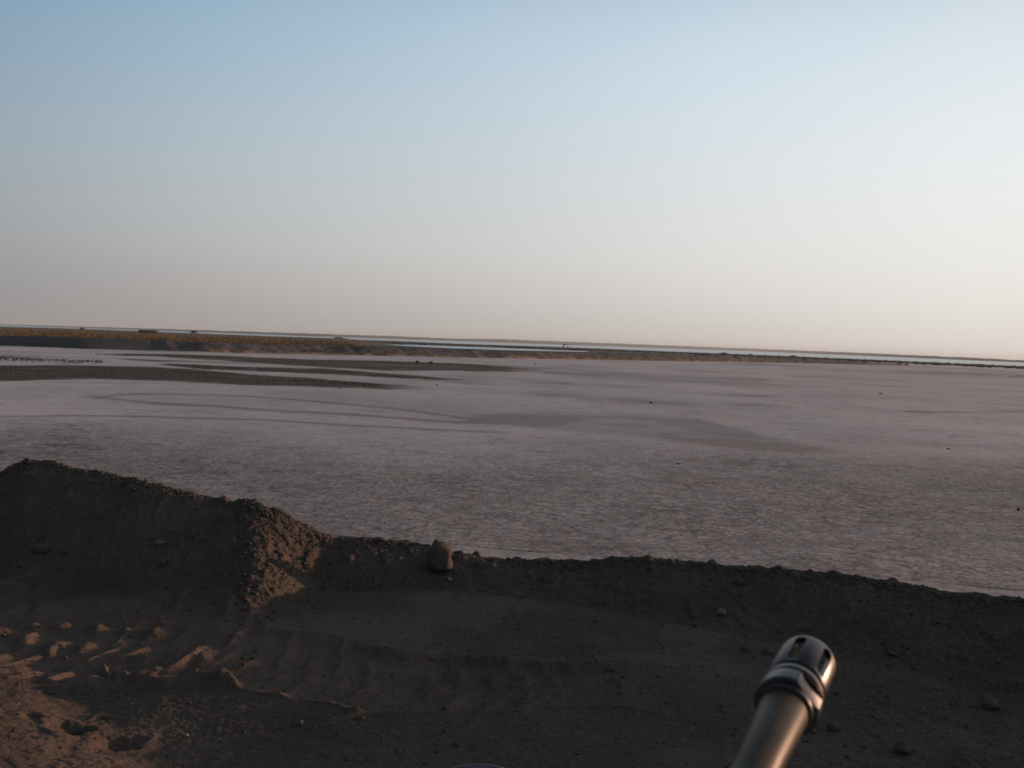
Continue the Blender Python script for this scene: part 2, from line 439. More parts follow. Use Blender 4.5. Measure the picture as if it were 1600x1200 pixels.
# far shore: a low ridge with real depth
xs3 = np.arange(-700, 2301, 3.0)
wy_ = lerp(xs3, [(-700,483),(-200,499),(0,507.6),(400,522.2),(500,526),(640,530.6),(820,536.7),(1220,550.6),(1400,558.2),(1600,566.7),(1800,575),(2300,596)])
sy_ = lerp(xs3, [(-700,478),(0,506.6),(250,513.8),(500,521.6),(620,525.3),(700,528.8),(780,529.8),(900,534.4),(1050,540),(1220,546.3),(1400,553.6),(1500,558),(1600,563),(1800,571),(2300,590)])
rowsX, rowsY, rowsZ = [], [], []
foot = [ground(x, y) for x, y in zip(xs3, wy_)]
for k, (s_, hh) in enumerate([(1.0, -.02), (1.002, .25), (1.012, .55), (1.03, .8), (1.06, 1.0), (1.12, .9), (1.25, .7), (1.6, .5)]):
    rx, ry, rz = [], [], []
    for i, x in enumerate(xs3):
        f = foot[i]; d = ray(x, sy_[i] - .0)
        Yt = f.y * 1.06
        top = CAMZ + d.z / d.y * Yt
        j = float(hash2(np.array([i // 3]), np.array([k]), 3)[0] - .5) * .9 + float(hash2(np.array([i]), np.array([9]), 5)[0] - .5) * .8
        z = FLAT + (top - FLAT) * hh + (j if k >= 3 else 0)
        rx.append(f.x * s_); ry.append(f.y * s_); rz.append(z)
    rowsX.append(rx); rowsY.append(ry); rowsZ.append(rz)
me = grid_mesh('hills', np.array(rowsX), np.array(rowsY), np.array(rowsZ))
tag(link('hills', me, M_FAR), kind='structure')

# ------------------------------------------------------------------ spoil bank and the scrub plain behind it
bx = np.arange(-520, 1420, 1.6)
foot_y = lerp(bx, [(-520,516),(0,540),(125,545),(230,547.5),(312,550),(400,551.8),(500,553.4),(600,556),(700,558),(800,560),(900,561.5),(1000,563.3),(1100,565),(1200,566.5),(1420,571)])
crest_y = lerp(bx, [(-520,500),(0,524.5),(125,526.5),(230,530),(312,533.8),(400,536),(500,538.2),(600,540.4),(700,544.3),(800,547.2),(900,549.4),(1000,551.8),(1100,554.6),(1200,559),(1300,564.5),(1420,569.5)])
kk = np.hanning(51); kk /= kk.sum()
foot_y = np.convolve(np.pad(foot_y, 25, mode='reflect', reflect_type='odd'), kk, 'valid')
crest_y = np.convolve(np.pad(crest_y, 25, mode='reflect', reflect_type='odd'), kk, 'valid') + .35 * fbm(bx, bx * 0, 14, 3, 62) * sstep(180, 300, bx)
fg = np.array([ground(x, y)[:] for x, y in zip(bx, foot_y)])
ub = fg[:, 0] / fg[:, 1]; Yf = fg[:, 1]
rows = [-1.0, 0, .6, 1.2, 1.8, 2.4, 3.0, 3.6, 4.2, 4.8, 5.4, 6.0, 6.6, 7.2, 8, 9, 11, 14]
plain_rows = list(np.geomspace(18, 620, 60))
flatw = 1 - sstep(520, 640, bx)           # 1 where a plain continues behind
dray = np.array([(ray(x, y).z / ray(x, y).y) for x, y in zip(bx, crest_y)])
Yc_ = Yf + 5.6
zc_ = CAMZ + dray * Yc_
GX, GY, GZ, SM, SC, TOE = [], [], [], [], [], []
for r in rows + plain_rows:
    yy = Yf + r; xx = ub * yy
    s = np.clip(r / 5.6, -.2, 1.0)
    prof = np.sin(np.clip(s, 0, 1) * math.pi / 2) ** 1.1 if s > 0 else np.zeros_like(ub)
    z = FLAT - .1 + (zc_ - FLAT + .1) * prof
    heap = np.abs(fbm(xx + r * .6, yy * 0 + 3, 5.5, 3, 61)) * sstep(200, 300, bx)
    z = z - heap * (.9 if 0 < r <= 8 else 0) * min(1, r / 2.5) * (1 if r < 5.7 else .5)
    if r > 5.7:
        back = FLAT - .4
        gl = zc_ - .25 - .0 * r + .25 * fbm(xx, yy, 40, 3, 66)
        keep = flatw
        dropk = min(1.0, (r - 5.7) / 4.0)
        zp = zc_ * (1 - dropk) + (gl) * dropk
        zb = zc_ + (back - zc_) * dropk
        z = zp * keep + zb * (1 - keep) - (heap * .25 if r < 8 else 0)
    GX.append(xx); GY.append(yy); GZ.append(z)
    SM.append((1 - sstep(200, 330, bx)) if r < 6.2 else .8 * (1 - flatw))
    SC.append(np.full_like(ub, 1.0 if r > 6.2 else 0) * flatw)
    TOE.append(sstep(230, 330, bx) * (1.0 if .3 < r < 1.0 else 0.25 if 0<=r<=1.3 else 0))
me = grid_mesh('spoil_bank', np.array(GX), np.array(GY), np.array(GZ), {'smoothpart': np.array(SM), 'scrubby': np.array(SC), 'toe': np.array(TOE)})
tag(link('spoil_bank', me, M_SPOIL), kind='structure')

# tufts: many small upright blades in one mesh
def tufts(name, P, hmin, hmax, wid, blades, mat, label, cat):
    n = len(P)
    B = np.repeat(np.asarray(P, float), blades, 0); k = len(B)
    ang = rng.uniform(0, math.pi * 2, k); h = rng.uniform(hmin, hmax, k); w = h * wid
    off = rng.normal(0, 1, (k, 2)) * (h * .45)[:, None]
    B[:, 0] += off[:, 0]; B[:, 1] += off[:, 1]
    lean = rng.normal(0, .35, (k, 2)) * h[:, None]
    c, s = np.cos(ang) * w, np.sin(ang) * w
    a = B + np.stack([c, s, 0 * c - .1], -1); b = B + np.stack([-c, -s, 0 * c - .1], -1)
    t = B + np.stack([lean[:, 0], lean[:, 1], h], -1)
    m1 = (a + t) / 2 + np.stack([c, s, 0 * c], -1) * .3
    V = np.stack([a, b, t, m1], 1).reshape(-1, 3)
    i = np.arange(k)[:, None] * 4
    Fc = np.concatenate([i + np.array([[0, 1, 2]]), i + np.array([[0, 2, 3]])], 0)
    me = from_arrays(name, V, Fc)
    return tag(link(name, me, mat), label, cat, kind='stuff')
P = []
GXa, GYa, GZa = np.array(GX), np.array(GY), np.array(GZ)
nr = len(rows)
for _ in range(8000):
    i = rng.integers(nr - 3, len(GX)); j = rng.integers(0, int((560 + 520) / 1.6))
    dd = GYa[i, j]
    P.append((GXa[i, j] + rng.uniform(-1, 1) * dd * .003, dd + rng.uniform(-3, 3), GZa[i, j]))
tufts('scrub', P, .12, .42, .5, 6, M_SCRUB, 'orange brown scrub covering the far plain behind the dark bank', 'scrub')
P = []
for _ in range(1500):
    x = rng.uniform(560, 1700)
    y = lerp(x, [(500,530),(720,539),(820,542.2),(900,545),(1220,557.5),(1400,565.3),(1600,574.3),(1700,578)]) + abs(rng.normal(0, 1.2))
    g_ = ground(x, y); P.append((g_.x, g_.y, FLAT + .1))
tufts('shore_grass', P, .3, 1.1, .9, 6, M_SHORE, 'dark low growth along the near shore of the lake', 'grass')
P = []
for _ in range(2200):
    q = rng.integers(0, 4)
    if q == 0: x = rng.uniform(150, 800); y = lerp(x, [(150,552.8),(250,553.8),(400,560),(600,566),(700,569),(800,574)]) + abs(rng.normal(0, 3)) * min(1, x / 500)
    elif q == 1: x = rng.uniform(-60, 600); y = lerp(x, [(0,574),(230,576),(400,589),(600,601)]) + rng.uniform(0, 1) ** 2 * 18 * (1 - max(0, x) / 700)
    elif q == 2: x = rng.uniform(300, 640); y = lerp(x, [(300,572),(500,577),(640,587)]) + rng.uniform(0, 5)
    else: x = rng.uniform(-30, 160); y = 560 + x * .035 + rng.normal(0, 1.6)
    g_ = ground(x, y); P.append((g_.x, g_.y, FLAT))
tufts('marsh_grass', P, .03, .12, .8, 6, M_BUSH, 'brown stubble growing on the dark mud strips of the salt flat', 'grass')

# ------------------------------------------------------------------ bushes
def bush(px_, py_, hpx, wpx, label, dist=None):
    g_ = ground(px_, py_) if dist is None else Vector((ray(px_, py_).x / ray(px_, py_).y * dist, dist, CAMZ + ray(px_, py_).z / ray(px_, py_).y * dist))
    sc = g_.y / F; h = hpx * sc; w = wpx * sc / 2
    root = empty('bush', g_); tag(root, label, 'bush', 'bushes dotted along the far flats')
    n = 420
    th = rng.uniform(0, 2 * math.pi, n); r_ = rng.uniform(0, 1, n) ** .6; zz = rng.uniform(0.05, 1, n)
    lump = 1 + .25 * np.sin(th * 3 + 1) + .2 * np.sin(th * 5)
    cx = np.cos(th) * r_ * w * lump * np.sqrt(1 - (zz * .85) ** 2); cy = np.sin(th) * r_ * w * lump * np.sqrt(1 - (zz * .85) ** 2)
    C = np.stack([cx, cy, zz * h], -1); s_ = h * .16
    V = (C[:, None, :] + rng.normal(0, 1, (n, 3, 3)) * s_).reshape(-1, 3); V[:, 2] = np.clip(V[:, 2], 0, None)
    me = from_arrays('foliage', V, np.arange(n * 3).reshape(-1, 3)); link('foliage', me, M_BUSH, root)
    bm = bmesh.new()
    for k in range(6):
        a = k * 1.05; r = bmesh.ops.create_cone(bm, segments=5, radius1=h * .03, radius2=h * .012, depth=h * .8, cap_ends=True)
        rot = Matrix.Translation((0, 0, h * .38)) @ Matrix.Rotation(a, 4, 'Z') @ Matrix.Rotation(.45, 4, 'Y')
        bmesh.ops.transform(bm, matrix=rot, verts=r['verts'])
    me = bpy.data.meshes.new('stem'); bm.to_mesh(me); bm.free(); link('stem', me, M_STEM, root)
bush(530, 532.5, 5, 22, 'dark round bush on the shore strip where the lake first shows, left of centre')
bush(1130, 555.5, 4, 20, 'low dark bush mound on the lake shore right of the post frame')
bush(652, 567.5, 3.4, 6.5, 'left one of two small bushes on the topmost mud strip')
bush(673, 568.5, 3.4, 6.5, 'right one of two small bushes on the topmost mud strip')
bush(1240, 558.5, 3, 12, 'tiny low bush on the lake shore far right of the post frame')
bush(1172, 556.5, 3, 8, 'tiny bush on the lake shore just right of the low dark bush mound')
bush(302, 520.5, 3.5, 10, 'small dark bush on the orange plain right of the long shed', 600)
bush(128, 515.5, 3, 8, 'small dark bush on the edge of the orange plain left of the long shed', 700)

# ------------------------------------------------------------------ shed far off on the orange plain
def box(bm, x0, x1, y0, y1, z0, z1):
    r = bmesh.ops.create_cube(bm, size=1)
    bmesh.ops.transform(bm, matrix=Matrix.Translation(((x0 + x1) / 2, (y0 + y1) / 2, (z0 + z1) / 2)) @ Matrix.Diagonal((x1 - x0, y1 - y0, z1 - z0, 1)), verts=r['verts'])
    return r['verts']
def bmo(name, fn, mat, parent=None):
    bm = bmesh.new(); fn(bm); me = bpy.data.meshes.new(name); bm.to_mesh(me); bm.free()
    return link(name, me, mat, parent)
DS = 560.0
d = ray(233, 519.6); sp = Vector((d.x / d.y * DS, DS, CAMZ + d.z / d.y * DS))
shed = empty('shed', sp, .02); tag(shed, 'long low dark shed with a paler flat roof far off on the orange scrub plain', 'shed')
bmo('wall', lambda b: (box(b, -4.6, 4.6, -2, 2, -.3, .95)), M_SHED, shed)
def roof(b):
    v = box(b, -4.9, 4.9, -2.4, 2.4, .96, 1.12)
    for q in v:
        if q.co.z > 1.05: q.co.z += .22 * (q.co.y > 0)
bmo('roof', roof, M_ROOF, shed)
bmo('door', lambda b: box(b, -.6, .6, -2.05, -2.003, -.2, .85), M_SHED, shed)
bush(219, 519.3, 3.5, 6, 'dark green bush touching the left end of the long low shed', 556)

# ------------------------------------------------------------------ post frame on the dark shore
g_ = ground(882, 544.6); sc = g_.y / F
fr = empty('post_frame', (g_.x, g_.y, FLAT)); tag(fr, 'dark thick post and thin post joined by a short crossbar, standing against the lake', 'post frame')
def cyl(b, p0, p1, ra, rb, seg=10):
    p0, p1 = Vector(p0), Vector(p1); dd = p1 - p0
    r = bmesh.ops.create_cone(b, segments=seg, radius1=ra, radius2=rb, depth=dd.length, cap_ends=True)
    bmesh.ops.transform(b, matrix=Matrix.Translation((p0 + p1) / 2) @ dd.to_track_quat('Z', 'Y').to_matrix().to_4x4(), verts=r['verts'])
def pb(dx, dy): return (dx * sc, 0, dy * sc)
bmo('thick_post', lambda b: (cyl(b, pb(-2.2, -1), pb(-.9, 7.6), 1.1 * sc, .9 * sc)), M_POST, fr)
bmo('crossbar', lambda b: (cyl(b, pb(-.6, 6.6), pb(6.0, 6.4), .42 * sc, .36 * sc), cyl(b, pb(-.8, 4.8), pb(1.6, 6.5), .4 * sc, .4 * sc)), M_POST, fr)
bmo('thin_post', lambda b: (cyl(b, pb(5.0, -1), pb(4.9, 6.6), .55 * sc, .5 * sc)), M_POST, fr)

# ------------------------------------------------------------------ near earth bank with the wheel track
CR = [(-900,900),(-400,820),(-100,760),(0,742),(20,729),(40,721),(75,727),(150,739),(215,752),(270,768),(330,780),(400,789),(440,805),(470,822),(510,839),(590,843),(650,851),(700,863),(760,872),
      (800,877),(900,880),(1000,876),(1060,878),(1120,885),(1230,893),(1340,902),(1420,915),(1500,927),(1600,938),(1800,960),(2300,1000)]
YC = [(-900,8.5),(-200,10.8),(40,10.5),(300,9.8),(420,9.45),(510,9.5),(650,9.6),(800,9.5),(1060,9.1),(1300,8.6),(1600,8.0),(2000,7.4),(2300,7.0)]
WD = [(-900,1.9),(300,2.0),(385,2.1),(415,1.9),(500,.75),(700,.9),(1000,1.2),(1600,1.5),(2300,1.6)]
un = np.concatenate([-np.geomspace(3.5, .60, 60)[:-1], np.arange(-.60, .62, .00118), np.geomspace(.62, 4.0, 120)])
yn = np.concatenate([np.arange(.6, 3.6, .06), np.arange(3.6, 6.5, .0062), np.arange(6.5, 10.6, .0068), np.arange(10.6, 15.5, .06)])
def pix_of_u(u):       # photo column where the azimuth u meets the crest
    x = np.linspace(-900, 2300, 1600); y = lerp(x, CR)
    uu = np.array([ray(a, b).x / ray(a, b).y for a, b in zip(x, y)])
    return np.interp(u, uu, x), uu, x, y
LUMPS = [(55,977,9,.06,.05,0),(98,978,11,.07,.055,0),(149,981,13,.07,.055,.3),(192,960,16,.10,.050,-.5),(205,972,10,.06,.04,-.6),(194,986,12,.06,.035,.3),(240,962,12,.10,.040,-.8),
         (240,988,15,.08,.05,.2),(253,972,8,.05,.035,-.6),(40,1000,13,.12,.055,.2),(38,1013,9,.07,.035,.2),(88,1010,16,.10,.055,.3),(78,1020,9,.06,.03,.3),(130,1011,13,.10,.045,.2),
         (222,1033,17,.10,.060,0),(275,1030,17,.15,.060,-.05),(322,1027,14,.15,.055,0),(233,1050,13,.07,.04,-.8),(165,1048,9,.10,.045,-.7),(27,1050,12,.06,.04,-.4),(60,1062,18,.09,.05,-.6),
         (125,1066,20,.09,.055,-.5),(185,1066,22,.09,.055,-.8),(238,1070,18,.06,.045,-.3),(300,1064,26,.05,.05,0),(352,1056,11,.06,.045,-.5),(345,1071,20,.05,.05,0),(0,985,12,.08,.04,0),(-15,1012,14,.1,.05,.2),(-40,1050,16,.1,.05,.2),(-70,1000,16,.1,.05,.2)]
RIDGES = [([(205,1072),(245,1074),(290,1068),(340,1070),(370,1074)],.035,4),([(160,1046),(180,1066),(215,1070)],.03,5),([(590,1017),(640,1029),(660,1027),(700,1028),(745,1033),(800,1032)],.028,3)]
def near_height(U, Y, detail=True):
    X = U * Y
    xq, _, _, _ = pix_of_u(U[0] if U.ndim == 2 else U)
    gx = np.linspace(-900, 2300, 1601); gk = np.hanning(31); gk /= gk.sum()
    sm = lambda P_: np.convolve(np.pad(lerp(gx, P_), 15, mode='edge'), gk, 'valid')
    cy = lerp(xq, CR); yc = np.interp(xq, gx, sm(YC)); w = np.interp(xq, gx, sm(WD))
    dzy = np.array([ray(a, b).z / ray(a, b).y for a, b in zip(xq, cy)])
    zc = CAMZ + dzy * yc
    # the bank keeps running on to the right of the picture, a little higher
    uu = U[0] if U.ndim == 2 else U
    zc = np.where(uu > .52, zc * (1 - sstep(.52, .75, uu)) + .28 * sstep(.52, .75, uu), zc)
    yc = np.where(uu > .6, yc * (1 - sstep(.6, 3, uu)) + 5.0 * sstep(.6, 3, uu), yc)
    if U.ndim == 2: yc, w, zc, xq = (np.broadcast_to(a[None, :], U.shape) for a in (yc, w, zc, xq))
    yw = Y + .10 * fbm(X, Y, 1.1, 3, 71)
    s = np.clip((yw - (yc - w)) / w, 0, 1)
    front = s ** 1.15 * (1 - .12 * s ** 6)
    front = np.where(s < .999, s * s * (3 - 2 * s) * .45 + s * .55, 1)
    backd = np.clip(yw - yc, 0, None)
    z = zc * front - np.clip(backd - .05, 0, None) * .62 - backd ** 2 * .05
    z = np.where(backd > 0, np.maximum(z, FLAT - .15), z)
    onb = np.maximum(sstep(.02, .3, s), sstep(4.4, 5.2, X))
    # unseen ridge added right of the track, heights shaped to cast its shade
    sl_ = -X * math.cos(SUN_AZ) + Y * math.sin(SUN_AZ)
    rh = lerp(sl_, [(-2,.52),(4.5,.53),(5.25,.53),(5.6,.505),(6.4,.53),(6.8,.545),(7.2,.545),(7.8,.565),(8.0,.5),(8.25,.05),(8.6,-2.2),(9.5,-3)]) + .015 * fbm(X, Y, .8, 3, 99)
    z = np.where(X > 4.6, np.maximum(z, (rh + 2.2) * np.exp(-((X - 6.6) / 1.5) ** 2) - 2.2 - .02), z)
    PX, PY = topix(X, Y, np.zeros_like(X))
    # big undulation and the hollow behind the spur
    z = z + .03 * fbm(X, Y, 1.6, 3, 73)
    hx, hy = ground(548, 905, .05).x, ground(548, 905, .05).y
    z = z - .10 * np.exp(-(((X - hx) / .42) ** 2 + ((Y - hy) / .13) ** 2))
    # heaps low on the mound
    z = z + (.018 + .032 * sstep(360, 420, xq)) * onb * np.abs(fbm(X, Y, .7, 4, 74, .6))
    # wheel track: a shallow rut with lug ridges
    up_y = lerp(PX, [(-400,935),(0,945),(250,935),(380,955),(430,990),(560,1008),(640,1031),(700,1027),(800,1035),(950,1036),(1200,1040),(1600,1060)]) + 3 * fbm(X, Y, .25, 3, 75) * 2
    lo_y = lerp(PX, [(-400,1085),(0,1072),(200,1078),(350,1072),(480,1100),(620,1122),(800,1108),(950,1100),(1200,1120),(1600,1140)]) + 3 * fbm(X, Y, .3, 3, 76) * 2
    fade = (1 - sstep(950, 1150, PX))
    inside = sstep(-4, 3, PY - up_y) * sstep(-5, 4, lo_y - PY)
    z = z - (.010 + .020 * sstep(350, 500, PX)) * inside * fade
    rim = np.exp(-((PY - lo_y - 1) / 5) ** 2) + .7 * np.exp(-((PY - up_y + 3) / 6) ** 2)
    z = z + .020 * rim * fade * (.6 + .8 * vnoise(X / .12, Y / .12, 77))
    v = (PY - up_y) / np.maximum(lo_y - up_y, 10)          # 0 upper edge, 1 lower edge
    ph = (X + .22 * np.abs(v - .55) + .05 * fbm(X, Y, .35, 3, 78)) / .205
    rid = np.clip(np.cos(ph * 2 * math.pi) * .5 + .5, 0, 1) ** 1.6
    lump = .2 + .9 * sstep(.35, .8, vnoise(ph * 1.0 + .3, v * 3.3, 79))
    strong = 1 - sstep(330, 480, PX) * .5
    z = z + .046 * rid * lump * (.35 + .65 * np.clip(.5 + .8 * np.cos((v * 3.1 + .25 * np.sin(ph * 6.28)) * 6.283), 0, 1)) * inside * fade * strong
    # the earth squeezed up between the lugs of the tyre
    jx = .02 * fbm(X, Y, .10, 3, 95); jy = .03 * fbm(X, Y, .10, 3, 96)
    lumpn = 1 + .9 * fbm(X, Y, .05, 3, 92, .7)
    jx = jx + .012 * fbm(X, Y, .035, 3, 89, .7)
    for (lx, ly, wd, dp, hh, sk) in LUMPS:
        q = ground(lx, ly, 0); ex = (X + jx - q.x); ey = (Y + jy - q.y)
        ex = ex + sk * ey
        z = z + hh * (.92 if lx > 180 else .78) * np.exp(-((ex / (wd * .0050)) ** 2 + (ey / (dp * 1.1)) ** 2) ** 1.25) * (.72 + .28 * lumpn)
    for pts, hh, wd in RIDGES:
        yy = lerp(PX, pts); inx = sstep(pts[0][0] - 8, pts[0][0] + 4, PX) * (1 - sstep(pts[-1][0] - 4, pts[-1][0] + 8, PX))
        z = z + hh * inx * np.exp(-((PY - yy + 20 * jx / .02 * .12) / wd) ** 2)
    # second, fainter pass of the wheel nearer the camera
    v2 = (PY - 1090) / 60
    ph2 = (X + .25 * v2 + .05 * fbm(X, Y, .5, 2, 88)) / .23
    z = z + .016 * np.clip(np.cos(ph2 * 2 * math.pi), 0, 1) * np.exp(-((v2 - .1) / .5) ** 2) * sstep(450, 560, PX) * (1 - sstep(820, 1000, PX))
    e_ = -((X + 2.80) + (Y - 6.3)) * .707 + .17 * fbm(X, Y, .6, 4, 93, .65)
    z = z + .185 * np.clip(e_, 0, 1.3) * sstep(-.05, .45, e_)
    z = z + .035 * sstep(1290, 1380, PX) * sstep(1040, 1080, PY) * np.abs(fbm(X, Y, .22, 4, 97, .65)) + .012 * sstep(400, 500, PX) * (1 - sstep(900, 1000, PX)) * sstep(985, 1010, PY) * fbm(X, Y, .2, 4, 98, .65)
    # hollows at lower left
    for (hx_, hy_, a_, b_, dep) in ((112,1152,.15,.11,.075),(50,1141,.09,.06,.035),(192,1168,.13,.12,.05),(74,1092,.06,.04,.02),(158,1122,.07,.04,.02),(20,1176,.10,.05,.025)):
        q = ground(hx_, hy_, 0)
        rr = ((X - q.x + .05 * jx / .02) / (a_ * .62)) ** 2 + ((Y - q.y + .04 * jy / .03) / (b_ * .8)) ** 2
        z = z - dep * np.exp(-rr) + dep * .25 * np.exp(-((np.sqrt(rr) - 1.5) / .5) ** 2)
    if detail:
        rough = .35 + .65 * onb
        z = z + .022 * rough * fbm(X, Y, .16, 5, 81, .7)
        cl = sstep(.55, .95, vnoise(X / .045, Y / .045, 82)) * sstep(.42, .7, vnoise(X / .5, Y / .5, 83))
        z = z + .014 * cl * (.4 + onb)
        cl = sstep(.66, .95, vnoise(X / .11, Y / .11, 84))
        z = z + .030 * cl * onb
        spur = sstep(365, 410, PX) * (1 - sstep(505, 530, PX)) * onb
        z = z + spur * (.035 * np.abs(fbm(X, Y, .12, 4, 86, .7)) + .022 * fbm(X, Y, .045, 3, 87, .7))
        z = z + .004 * fbm(X, Y, .03, 3, 85, .7)
    return z, X, s, PX, PY, inside
Un, Yn = np.meshgrid(un, yn)
Zn, Xn, Sn, PXn, PYn, INS = near_height(Un, Yn)
dust = .75 * INS * (1 - sstep(360, 900, PXn)) + .9 * sstep(.0, .5, fbm(Xn, Yn, .9, 4, 91)) * (Sn < .02) * (1 - .0 * PXn)
dust = dust + .8 * sstep(330, 420, PXn) * (1 - sstep(560, 800, PXn)) * np.exp(-((PYn - 1010) / 40) ** 2)
dust = np.clip(dust + .25 * (Sn < .05) * (Yn < 7), 0, 1) * (1 - .6 * sstep(1050, 1400, PXn))
me = grid_mesh('earth_bank', Xn, Yn, Zn, {'dust': dust})
tag(link('earth_bank', me, M_SOIL), kind='structure')

from mathutils.bvhtree import BVHTree
def hit(x, y):
    """point of the near earth that shows at photo pixel x, y"""
    d = ray(x, y).normalized(); o_ = Vector((0, 0, CAMZ))
    # march over the height field by bilinear lookup
    t = 2.0
    while t < 25:
        p = o_ + d * t; u_ = p.x / p.y
        j = np.searchsorted(un, u_); i = np.searchsorted(yn, p.y)
        if 0 < j < len(un) and 0 < i < len(yn):
            zz = Zn[i, j]
            if p.z <= zz: return Vector((p.x, p.y, zz))
        t += .012
    return None
def zat(x, y):
    j = min(max(np.searchsorted(un, x / y), 0), len(un) - 1); i = min(max(np.searchsorted(yn, y), 0), len(yn) - 1)
    return float(Zn[i, j])

# ------------------------------------------------------------------ stones and clods
def rock_mesh(seed, sub=3, jag=.22, flat=1.0, elong=1.0, cuts=7):
    r_ = random.Random(seed)
    bm = bmesh.new(); bmesh.ops.create_icosphere(bm, subdivisions=sub, radius=1)
    planes = []
    for _ in range(cuts):
        n = Vector((r_.gauss(0, 1), r_.gauss(0, 1), r_.gauss(0, 1))).normalized(); planes.append((n, r_.uniform(.62, .92)))
    from mathutils import noise as mn
    for v in bm.verts:
        for n, dd in planes:
            q = v.co.dot(n)
            if q > dd: v.co -= n * (q - dd) * .9
        v.co *= 1 + jag * mn.noise(v.co * 1.6 + Vector((seed, 0, 0))) + jag * .4 * mn.noise(v.co * 4.2 + Vector((seed, 3, 0)))
        v.co.x *= elong; v.co.z *= flat
    return bm
def stone(name, x, y, wpx, hpx, mat, label, cat, seed, group=None, yaw=0, sink=.25, jag=.2, tilt=0, sub=3, back=(0, 0, 0)):
    p = None; dy_ = 0
    while p is None and dy_ < 80:
        p = hit(x, y + hpx * .3 + dy_); dy_ += 1
    sc_ = p.y / F
    bm = rock_mesh(seed, sub, jag)
    lo = Vector((min(v.co.x for v in bm.verts), 0, min(v.co.z for v in bm.verts))); hi = Vector((max(v.co.x for v in bm.verts), 0, max(v.co.z for v in bm.verts)))
    sx = wpx * sc_ / (hi.x - lo.x); sz = hpx * sc_ / (hi.z - lo.z)
    bmesh.ops.transform(bm, matrix=Matrix.Rotation(tilt, 4, 'Y') @ Matrix.Diagonal((sx, (sx + sz) / 2, sz, 1)), verts=bm.verts)
    me = bpy.data.meshes.new(name); bm.to_mesh(me); bm.free()
    for f in me.polygons: f.use_smooth = True
    o = link(name, me, mat); o.location = p + Vector((0, 0, hpx * sc_ * (.5 - sink))) + Vector(back); o.rotation_euler.z = yaw
    return tag(o, label, cat, group)
M_PALE2 = stone_mat('dusty_stone', (.10, .095, .092), (.16, .15, .145))
G1 = 'stones lying on the near earth bank'
stone('boulder', 686, 874, 42, 52, M_CLOD, 'largest rounded grey stone, egg shaped, standing against the near bank rim', 'stone', 3, G1, sink=.16, jag=.24)
stone('stone', 687, 852, 28, 28, M_CLOD, 'dark pointed stone peeking over the rim on top of the largest egg shaped stone', 'stone', 8, G1, sink=.02, jag=.12, back=(-.01, .10, -.075))
stone('stone', 702, 905, 7, 7, M_PALE, 'tiny pale pebble lying just below right of the largest rounded stone', 'stone', 12, G1)
stone('stone', 250, 848, 15, 8, M_PALE2, 'flat pale stone halfway up the tall mound at left', 'stone', 14, G1)
stone('stone', 253, 880, 13, 12, M_STONE, 'small angular grey stone below the flat pale stone on the left mound', 'stone', 16, G1, tilt=.6)
stone('stone', 64, 856, 28, 16, M_CLOD, 'wide dark clod near the foot of the tall mound at far left', 'stone', 18, G1)
stone('stone', 1128, 957, 15, 11, M_PALE2, 'pale square stone on the bank above left of the gun muzzle', 'stone', 20, G1)
stone('stone', 1083, 963, 10, 9, M_STONE, 'small grey stone left of the pale square stone', 'stone', 22, G1)
stone('stone', 1086, 977, 8, 7, M_STONE, 'very small grey stone just under the small one left of the pale square stone', 'stone', 24, G1)
stone('stone', 1165, 1014, 16, 12, M_STONE, 'grey brown stone left of the gun muzzle', 'stone', 26, G1)
stone('stone', 1198, 1018, 18, 12, M_CLOD, 'brownish clod touching the left outline of the gun muzzle', 'stone', 28, G1)
stone('stone', 1394, 1022, 17, 8, M_STONE, 'flat narrow stone lying right of the gun muzzle', 'stone', 30, G1, tilt=.3)
stone('stone', 1545, 1098, 30, 24, M_CLOD, 'big dark round clod near the right edge of the photo', 'stone', 32, G1, jag=.3)
stone('stone', 1408, 1170, 30, 24, M_CLOD, 'lumpy clod near the bottom edge, right of the gun barrel', 'stone', 34, G1, jag=.4)
stone('stone', 1300, 1136, 22, 16, M_CLOD, 'low clod on the ground close to the right side of the gun barrel', 'stone', 36, G1, jag=.3)
stone('stone', 1240, 898, 22, 12, M_CLOD, 'dark clod sitting on the bank rim above the gun muzzle', 'stone', 38, G1, jag=.3)
stone('stone', 1155, 909, 16, 12, M_STONE, 'grey clod just below the rim, upper left of the gun muzzle', 'stone', 40, G1, jag=.3)
stone('stone', 291, 1149, 9, 5, M_PALE, 'bright white pebble lying alone at the bottom left below the tyre track', 'stone', 42, G1)
stone('stone', 1047, 877, 11, 10, M_CLOD, 'upright little clod on the highest point of the rim right of centre', 'stone', 44, G1, jag=.35)
stone('stone', 745, 864, 14, 12, M_CLOD, 'small clod on the rim right of the largest rounded stone', 'stone', 46, G1, jag=.35)
stone('stone', 795, 872, 10, 8, M_CLOD, 'little clod on the rim midway between the largest stone and the middle of the photo', 'stone', 48, G1, jag=.3)
stone('stone', 592, 843, 22, 10, M_CLOD, 'broad clod on the rim between the lit slope and the largest stone', 'stone', 50, G1, jag=.35)
stone('stone', 44, 722, 14, 12, M_CLOD, 'clod crowning the very top of the tall mound at left', 'stone', 52, G1, jag=.35)
stone('stone', 975, 874, 12, 9, M_CLOD, 'low clod on the rim left of the upright little clod', 'stone', 54, G1, jag=.35)
stone('stone', 100, 862, 12, 7, M_STONE, 'small grey stone right of the wide dark clod on the left mound', 'stone', 56, G1)
stone('stone', 1250, 1075, 1, 1, M_CLOD, 'x', 'stone', 58, G1) if False else None

